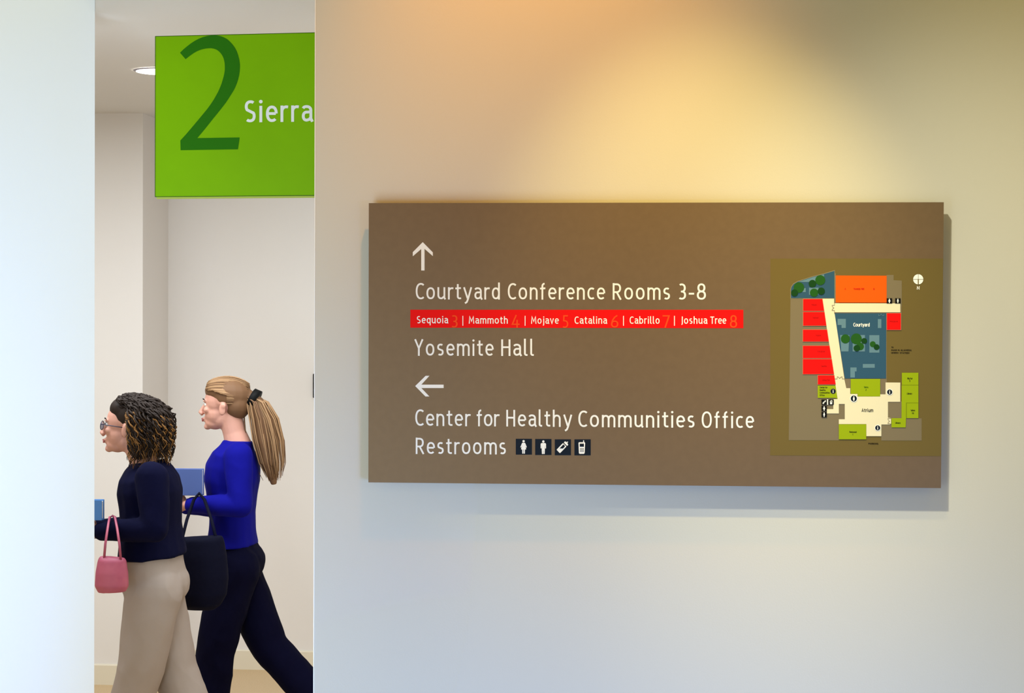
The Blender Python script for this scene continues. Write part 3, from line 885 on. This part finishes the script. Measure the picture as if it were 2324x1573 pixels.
def shoe(name, toe, heel_h, root, ax, ang=0.0, flip=False):
    """ankle joint at 'toe' argument; shoe points to -X and is pitched by ang"""
    c = Vector(toe)
    Rt = Matrix.Rotation(ang, 3, 'Y')
    T = lambda x, y, z: c + Rt @ Vector((x, y, z))
    vs, fs = [], []
    ring_sweep(vs, fs, [T(0.055, 0, -0.045), T(0.03, 0, -0.05), T(-0.03, 0, -0.058), T(-0.10, 0, -0.072), T(-0.155, 0, -0.078), T(-0.185, 0, -0.08)],
               [(0.028, 0.024), (0.038, 0.034), (0.036, 0.036), (0.026, 0.044), (0.020, 0.036), (0.012, 0.02)], 16)
    o = fuse(name, vs, fs, M_SHOE, root, 0.006, 3)
    vs, fs = [], []
    prof = [(0.058, 0.02), (0.05, 0.032), (0.0, 0.034), (-0.05, 0.036), (-0.1, 0.045), (-0.15, 0.04), (-0.188, 0.02)]
    top, botm = [], []
    pts = [(x, w) for x, w in prof] + [(x, -w) for x, w in reversed(prof)]
    n = len(pts)
    vs = [T(x, y, -0.088) for x, y in pts] + [T(x, y, -0.098 if x < 0 else -0.104) for x, y in pts]
    fs = [tuple(range(n)), tuple(range(2 * n - 1, n - 1, -1))] + [(i, i + n, (i + 1) % n + n, (i + 1) % n) for i in range(n)]
    mesh('sole', vs, fs, M_BLACK, o)
    return o


# ================================================================= person at the right (long fair hair, blue top)
YB_ = 7.92


def PB(px, py, dy=0.0):
    return on_y(px, py, YB_ + dy)


rootB = empty('person', (PB(535, 786).x, YB_, 0))
tag(rootB, 'woman in royal blue top and dark trousers, long fair ponytail, walking left behind the other', 'person', 'women walking past the opening')

hc = PB(508, 921)
bv, bf = [], []
TB, RB = head(bv, bf, hc, 0.06, 0.97)
neckb = PB(541, 1010)
limb(bv, bf, [PB(524, 950), PB(532, 982), neckb], [0.052, 0.05, 0.058])
# torso core
ring_sweep(bv, bf, [PB(540, 1005), PB(536, 1035), PB(530, 1085), PB(527, 1140), PB(528, 1190), PB(532, 1240), PB(534, 1290)],
           [(0.045, 0.07), (0.07, 0.13), (0.092, 0.145), (0.085, 0.135), (0.08, 0.125), (0.095, 0.15), (0.095, 0.155)])
# arms
shN, elN, wrN = PB(541, 1036, -0.155), PB(546, 1148, -0.20), PB(424, 1146, -0.17)
shF, elF, wrF = PB(532, 1030, 0.165), PB(520, 1150, 0.20), PB(412, 1150, 0.02)
limb(bv, bf, [shN, elN], [0.040, 0.036]); limb(bv, bf, [elN, wrN], [0.036, 0.023])
limb(bv, bf, [shF, elF], [0.040, 0.036]); limb(bv, bf, [elF, wrF], [0.036, 0.023])
hand(bv, bf, wrN, (-1, 0.25, 0.02), (0, -0.9, 0.4), (0, 0.3, 1), 0.75)
hand(bv, bf, wrF, (-1, -0.35, 0), (-0.2, 0.9, 0.3), (0, -0.3, 1), 0.75)
# legs: near leg forward, far leg trailing
gz = 0.0
hipN, knN, anN = PB(534, 1290, -0.085), PB(488, 1478, -0.085), Vector((PB(486, 1690).x, YB_ - 0.085, 0.104))
hipF, knF, anF = PB(536, 1290, 0.085), PB(610, 1466, 0.085), Vector((PB(712, 1620).x, YB_ + 0.085, 0.175))
for (h_, k_, a_) in ((hipN, knN, anN), (hipF, knF, anF)):
    limb(bv, bf, [h_, h_.lerp(k_, 0.5), k_], [0.083, 0.070, 0.052])
    limb(bv, bf, [k_, k_.lerp(a_, 0.35), a_], [0.052, 0.052, 0.034])
for a_, ang in ((anN, 0.0), (anF, -0.42)):
    Rt = Matrix.Rotation(ang, 3, 'Y')
    ring_sweep(bv, bf, [a_ + Rt @ Vector(v) for v in ((0.04, 0, -0.05), (0, 0, -0.05), (-0.08, 0, -0.066), (-0.15, 0, -0.074))], [(0.02, 0.02), (0.03, 0.028), (0.02, 0.03), (0.012, 0.02)])
fuse('body', bv, bf, M_SKIN, rootB, 0.0045, 3)
face_bits(TB, RB, rootB, 0.97)

# blue top
vs, fs = [], []
ring_sweep(vs, fs, [PB(539, 1000), PB(538, 1014), PB(534, 1032), PB(529, 1060), PB(527, 1090), PB(527, 1125), PB(528, 1165), PB(528, 1200), PB(529, 1238)],
           [(0.062, 0.075), (0.072, 0.12), (0.095, 0.17), (0.115, 0.175), (0.118, 0.168), (0.105, 0.155), (0.093, 0.145), (0.098, 0.158), (0.106, 0.172)])
limb(vs, fs, [shN, shN.lerp(elN, .5), elN], [0.062, 0.056, 0.050]); limb(vs, fs, [elN, wrN.lerp(elN, 0.1)], [0.050, 0.036])
limb(vs, fs, [shF, shF.lerp(elF, .5), elF], [0.062, 0.056, 0.050]); limb(vs, fs, [elF, wrF.lerp(elF, 0.1)], [0.050, 0.036])
fuse('blue_top', vs, fs, M_BLUEC, rootB, 0.006, 6, 0.006)

# dark trousers
vs, fs = [], []
ring_sweep(vs, fs, [PB(529, 1222), PB(531, 1250), PB(534, 1285), PB(535, 1315)], [(0.096, 0.155), (0.104, 0.168), (0.112, 0.172), (0.09, 0.165)])
ball(vs, fs, PB(549, 1275, 0), (0.10, 0.16, 0.095))
for (h_, k_, a_) in ((hipN, knN, anN), (hipF, knF, anF)):
    limb(vs, fs, [h_, h_.lerp(k_, 0.5), k_], [0.106, 0.095, 0.084])
    limb(vs, fs, [k_, k_.lerp(a_, 0.4), k_.lerp(a_, 0.98)], [0.084, 0.080, 0.084])
fuse('trousers', vs, fs, M_BLKC, rootB, 0.006, 14, 0.007)
shoe('shoe', anN, 0.03, rootB, 0, 0.0)
shoe('shoe', anF, 0.03, rootB, 0, -0.42)

# hair: cap, swept strands and long ponytail
vs, fs = [], []
for (x, y, z, r) in [(0.030, 0, 0.050, (0.094, 0.083, 0.078)), (-0.018, 0, 0.066, (0.072, 0.070, 0.055)), (0.062, 0, 0.008, (0.060, 0.074, 0.068))]:
    ball(vs, fs, TB(x, y, z), tuple(v * .97 for v in r), RB)
ring_sweep(vs, fs, [TB(0.10, 0, 0.055), PB(582, 915), PB(596, 950), PB(606, 1000), PB(613, 1050), PB(622, 1100)], [(0.03, 0.03), (0.035, 0.038), (0.043, 0.05), (0.045, 0.055), (0.036, 0.045), (0.012, 0.016)])
capB = fuse('hair', vs, fs, M_HAIRB, rootB, 0.005, 4)
paths = []
for i in range(240):
    th = random.uniform(-2.0, 2.0)
    el = random.uniform(0.05, 1.2)
    p = []
    y0 = 0.084 * sin(th)
    z0 = 0.05 + 0.082 * cos(th) * random.uniform(0.75, 1.03)
    for j in range(9):
        t = j / 8
        xs = -0.075 + 0.105 * min(1, max(0, (abs(th) - 1.15) / 0.4))
        x = xs + (0.11 - xs) * t
        k = sqrt(max(0.05, 1 - ((x - 0.02) / 0.125) ** 2))
        p.append(TB(x, y0 * k * (1 - 0.5 * t * t), 0.05 + (z0 - 0.05) * k - 0.0 * t + 0.0))
    paths.append(p)
for i in range(240):
    oy = random.gauss(0, 0.022); ox = random.gauss(0, 0.020)
    ctr = [TB(0.10, 0, 0.055), PB(584, 913), PB(598, 950), PB(608, 1000), PB(616, 1050), PB(624, 1100 + random.uniform(-30, 14))]
    sp = [0.4, 0.8, 1.15, 1.3, 1.1, 0.5]
    ph = random.uniform(0, 6)
    p = []
    for j in range(len(ctr) - 1):
        for q in range(3):
            t = q / 3
            c_ = ctr[j].lerp(ctr[j + 1], t); s_ = sp[j] * (1 - t) + sp[j + 1] * t
            p.append(c_ + Vector((ox * s_ + 0.004 * sin(ph + j + t), oy * s_ + 0.004 * cos(ph + j + t), 0)))
    paths.append(p)
tubes('hair_strands', paths[::3], 0.0036, M_HAIRB, capB, 4, kind='stuff')
tubes('hair_strands', [p for k_, p in enumerate(paths) if k_ % 3], 0.0033, M_HAIRC, capB, 4, kind='stuff')['label'] = 'fair highlighted strands'
bpos = PB(578, 905)
vs, fs = [], []
ring_sweep(vs, fs, [bpos + Vector((-0.016, 0, 0.006)), bpos + Vector((0.012, 0, -0.008))], [0.043, 0.045], 18)
mesh('hair_band', vs, fs, M_BLACK, rootB, True)

# ================================================================= person at the left (curly hair, navy cardigan)
YA_ = 7.14


def PA(px, py, dy=0.0):
    return on_y(px, py, YA_ + dy)


rootA = empty('person', (PA(345, 786).x, YA_, 0))
tag(rootA, 'woman with curly dark golden hair, glasses, navy cardigan and beige trousers, leading', 'person', 'women walking past the opening')
bv, bf = [], []
TA, RA = head(bv, bf, PA(290, 968), 0.10, 0.97)
limb(bv, bf, [PA(305, 1000), PA(316, 1030), PA(332, 1062)], [0.050, 0.048, 0.058])
ring_sweep(bv, bf, [PA(335, 1055), PA(338, 1085), PA(340, 1140), PA(342, 1200), PA(346, 1250), PA(350, 1300), PA(352, 1345)],
           [(0.05, 0.10), (0.09, 0.16), (0.10, 0.155), (0.095, 0.145), (0.095, 0.15), (0.105, 0.16), (0.10, 0.16)])
sN, eN, wN = PA(345, 1085, -0.175), PA(352, 1200, -0.215), PA(222, 1206, -0.17)
sF, eF, wF = PA(335, 1085, 0.175), PA(318, 1200, 0.215), PA(205, 1200, 0.05)
for (s_, e_, w_) in ((sN, eN, wN), (sF, eF, wF)):
    limb(bv, bf, [s_, e_], [0.048, 0.037]); limb(bv, bf, [e_, w_], [0.037, 0.024])
hand(bv, bf, wN, (-1, 0.2, 0.02), (0, -0.9, 0.4), (0, 0.3, 1), 0.75)
hand(bv, bf, wF, (-1, -0.3, 0), (-0.2, 0.9, 0.3), (0, -0.3, 1), 0.75)
hN, kN, aN = PA(350, 1345, -0.085), PA(318, 1525, -0.085), Vector((PA(268, 1720).x, YA_ - 0.085, 0.104))
hF, kF, aF = PA(354, 1345, 0.085), PA(396, 1520, 0.085), Vector((PA(452, 1700).x, YA_ + 0.085, 0.15))
for (h_, k_, a_) in ((hN, kN, aN), (hF, kF, aF)):
    limb(bv, bf, [h_, h_.lerp(k_, 0.5), k_], [0.083, 0.070, 0.052])
    limb(bv, bf, [k_, k_.lerp(a_, 0.35), a_], [0.052, 0.052, 0.034])
for a_, ang in ((aN, 0.06), (aF, -0.32)):
    Rt = Matrix.Rotation(ang, 3, 'Y')
    ring_sweep(bv, bf, [a_ + Rt @ Vector(v) for v in ((0.04, 0, -0.05), (0, 0, -0.05), (-0.08, 0, -0.066), (-0.15, 0, -0.074))], [(0.02, 0.02), (0.03, 0.028), (0.02, 0.03), (0.012, 0.02)])
fuse('body', bv, bf, M_SKIN, rootA, 0.0045, 3)
face_bits(TA, RA, rootA, 0.97)

vs, fs = [], []
ring_sweep(vs, fs, [PA(335, 1048), PA(337, 1062), PA(339, 1085), PA(341, 1115), PA(342, 1150), PA(343, 1190), PA(345, 1230), PA(347, 1262)],
           [(0.065, 0.08), (0.088, 0.13), (0.112, 0.18), (0.122, 0.185), (0.118, 0.172), (0.115, 0.165), (0.122, 0.175), (0.130, 0.19)])
for (s_, e_, w_) in ((sN, eN, wN), (sF, eF, wF)):
    limb(vs, fs, [s_, s_.lerp(e_, .5), e_], [0.064, 0.059, 0.052]); limb(vs, fs, [e_, w_.lerp(e_, 0.08)], [0.052, 0.038])
fuse('cardigan', vs, fs, M_NAVYC, rootA, 0.006, 6, 0.006)
vs, fs = [], []
ring_sweep(vs, fs, [PA(346, 1248), PA(348, 1290), PA(351, 1335), PA(352, 1370)], [(0.112, 0.165), (0.118, 0.178), (0.122, 0.178), (0.095, 0.168)])
ball(vs, fs, PA(366, 1325, 0), (0.108, 0.165, 0.10))
for (h_, k_, a_) in ((hN, kN, aN), (hF, kF, aF)):
    limb(vs, fs, [h_, h_.lerp(k_, 0.5), k_], [0.110, 0.100, 0.090])
    limb(vs, fs, [k_, k_.lerp(a_, 0.4), k_.lerp(a_, 0.97)], [0.090, 0.087, 0.092])
fuse('trousers', vs, fs, M_BEIGE, rootA, 0.006, 14, 0.007)
shoe('shoe', aN, 0.03, rootA, 0, 0.06)
shoe('shoe', aF, 0.03, rootA, 0, -0.32)

# curly hair: volume plus corkscrew locks in two tones
vs, fs = [], []
for (x, y, z, r) in [(0.030, 0, 0.050, (0.094, 0.088, 0.080)), (-0.012, 0, 0.068, (0.070, 0.072, 0.055)), (0.075, 0, 0.0, (0.070, 0.095, 0.085)), (0.072, 0, -0.07, (0.062, 0.10, 0.065))]:
    ball(vs, fs, TA(x, y, z), tuple(v * .95 for v in r), RA)
capA = fuse('hair', vs, fs, M_HAIRD, rootA, 0.006, 3)


def curl_lock(tone):
    th = random.uniform(-pi, pi)              # around the head, 0 = back (+X)
    el = random.uniform(0.0, 1.5) if not tone else random.uniform(0.0, 0.5)
    if not tone and random.random() < 0.45: el = random.uniform(0.75, 1.5)
    lim = 1.7 if el < 0.75 else 3.1
    while abs(th) > lim: th = random.uniform(-pi, pi)
    front = abs(th) > 1.35
    sx_, sy_ = cos(th), sin(th)
    r0 = 0.088 * cos(el) + 0.012
    st = Vector((0.028 + r0 * sx_, r0 * 0.92 * sy_, 0.045 + 0.088 * sin(el)))
    ln = random.uniform(0.10, 0.21) + 0.05 * sin(el)
    flare = random.uniform(0.02, 0.055)
    if abs(th) > 1.7:
        ln = random.uniform(0.03, 0.06)
        flare = 0.014
    hr = random.uniform(0.005, 0.011)
    turns = random.uniform(3, 5.5)
    ph = random.uniform(0, 6.28)
    pts = []
    n = 30
    for j in range(n + 1):
        t = j / n
        out = flare * sin(min(1, t * 1.6) * pi / 2)
        push = 0.055 * sin(el) * (1 - (1 - t) ** 2)
        if abs(th) > 1.7: push *= 0.3
        c_ = st + Vector((sx_ * (out + push), sy_ * (out + push) * 0.9, -ln * t * (0.35 + 0.65 * t) + 0.006 * sin(t * pi)))
        if front: c_.x += 0.045 * t
        c_.z = max(c_.z, -0.155)
        a_ = ph + turns * 2 * pi * t
        c_ += Vector((cos(a_) * hr, sin(a_) * hr, 0.4 * hr * sin(a_ * 1.3)))
        pts.append(TA(*c_))
    return pts


tubes('hair_curls', [curl_lock(0) for _ in range(460)], 0.0042, M_HAIRD, capA, 4, kind='stuff')
tubes('hair_curls', [curl_lock(1) for _ in range(110)], 0.0034, M_HAIRG, capA, 4, kind='stuff')['label'] = 'golden highlighted curls'

# glasses
vs, fs = [], []
def loop(cx, cy, cz, ry, rz, r=0.0016, n=18):
    pts = [TA(cx, cy + ry * cos(2 * pi * i / n), cz + rz * sin(2 * pi * i / n)) for i in range(n + 1)]
    ring_sweep(vs, fs, pts, [r] * (n + 1), 6)
for sg in (-1, 1):
    loop(-0.096, sg * 0.033, -0.004, 0.024, 0.018)
    ring_sweep(vs, fs, [TA(-0.096, sg * 0.056, 0.002), TA(-0.06, sg * 0.072, 0.002), TA(0.015, sg * 0.080, 0.0)], [0.0018] * 3, 6)
ring_sweep(vs, fs, [TA(-0.098, -0.010, 0.0), TA(-0.100, 0, 0.004), TA(-0.098, 0.010, 0.0)], [0.0016] * 3, 6)
gl = mesh('glasses', vs, fs, M_GLASS, rootA, True)
for sg in (-1, 1):
    mesh('lens', [TA(-0.096, sg * 0.033 + 0.023 * cos(2 * pi * i / 20), -0.004 + 0.017 * sin(2 * pi * i / 20)) for i in range(20)], [tuple(range(20))], M_LENS, gl)

# ------------------------------------------------------------------ things they carry
def binder(name, p0, p1, y0, y1, cover, label, cat, tabs=True):
    z0, z1 = p1.z, p0.z
    x0, x1 = p0.x, p1.x
    r = empty(name, ((x0 + x1) / 2, (y0 + y1) / 2, z0))
    tag(r, label, cat)
    bevel_box('cover', x0, x1, y0, y0 + 0.004, z0, z1, 0.0015, cover, r)
    bevel_box('cover', x0, x1, y1 - 0.004, y1, z0, z1, 0.0015, cover, r)
    bevel_box('spine', x0, x1, y0 + 0.004, y1 - 0.004, z0, z0 + 0.004, 0.001, cover, r)
    bevel_box('pages', x0 + 0.004, x1 - 0.004, y0 + 0.004, y1 - 0.004, z0 + 0.005, z1 - 0.006, 0.001, M_PAPER, r)
    return r


b1 = binder('binder', PB(388, 1056), PB(484, 1116), YB_ - 0.195, YB_ - 0.16, M_BINDER, 'slate blue binder resting on the forearm of the woman in the blue top', 'binder')
b2 = binder('folder', PA(204, 1124), PA(264, 1170), YA_ - 0.19, YA_ - 0.155, M_FOLDER, 'bright blue folder carried at the front of the curly-haired woman', 'folder')

# black tote bag on the near arm of the woman in blue
tb = empty('tote_bag', PB(440, 1385, -0.40))
tag(tb, 'large dark shoulder bag hanging between the two women from a forearm', 'bag')
vs, fs = [], []
prof = [(1218, 396, 505, .040), (1226, 392, 510, .052), (1260, 386, 516, .062), (1310, 382, 520, .068), (1350, 388, 516, .066), (1374, 404, 502, .055), (1384, 420, 486, .03)]
ring_sweep(vs, fs, [PB((a_ + b_) / 2, y_, -0.40) for y_, a_, b_, w_ in prof], [((b_ - a_) / 2 / 548, w_) for y_, a_, b_, w_ in prof], 28)
fuse('bag_body', vs, fs, M_BAG, tb, 0.006, 6)
for dy in (-0.42, -0.38):
    tubes('handle', [[PB(412, 1228, dy), PB(424, 1180, dy * .85), PB(440, 1134, -0.25), PB(452, 1120, -0.20), PB(464, 1134, -0.25), PB(480, 1180, dy * .85), PB(492, 1228, dy)]], 0.007, M_BAG, tb, 8, False)

# small rose handbag hanging from the curly-haired woman's forearm
hb = empty('handbag', PA(245, 1345, -0.27))
tag(hb, 'small rose pink handbag hanging from the forearm of the curly-haired woman', 'handbag')
vs, fs = [], []
prof = [(1264, 226, 284, .022), (1272, 221, 288, .034), (1300, 216, 292, .044), (1330, 214, 293, .048), (1344, 222, 286, .040)]
ring_sweep(vs, fs, [PA((a_ + b_) / 2, y_, -0.27) for y_, a_, b_, w_ in prof], [((b_ - a_) / 2 / 605, w_) for y_, a_, b_, w_ in prof], 28)
fuse('bag_body', vs, fs, M_PINKB, hb, 0.005, 4)
for dy in (-0.285, -0.25):
    tubes('handle', [[PA(236, 1270, dy), PA(239, 1235, dy - .01), PA(244, 1200, -0.262), PA(249, 1174, -0.20), PA(255, 1171, -0.19), PA(261, 1174, -0.20), PA(266, 1200, -0.262), PA(271, 1235, dy - .01), PA(274, 1270, dy)]], 0.005, M_PINKB, hb, 8, False)
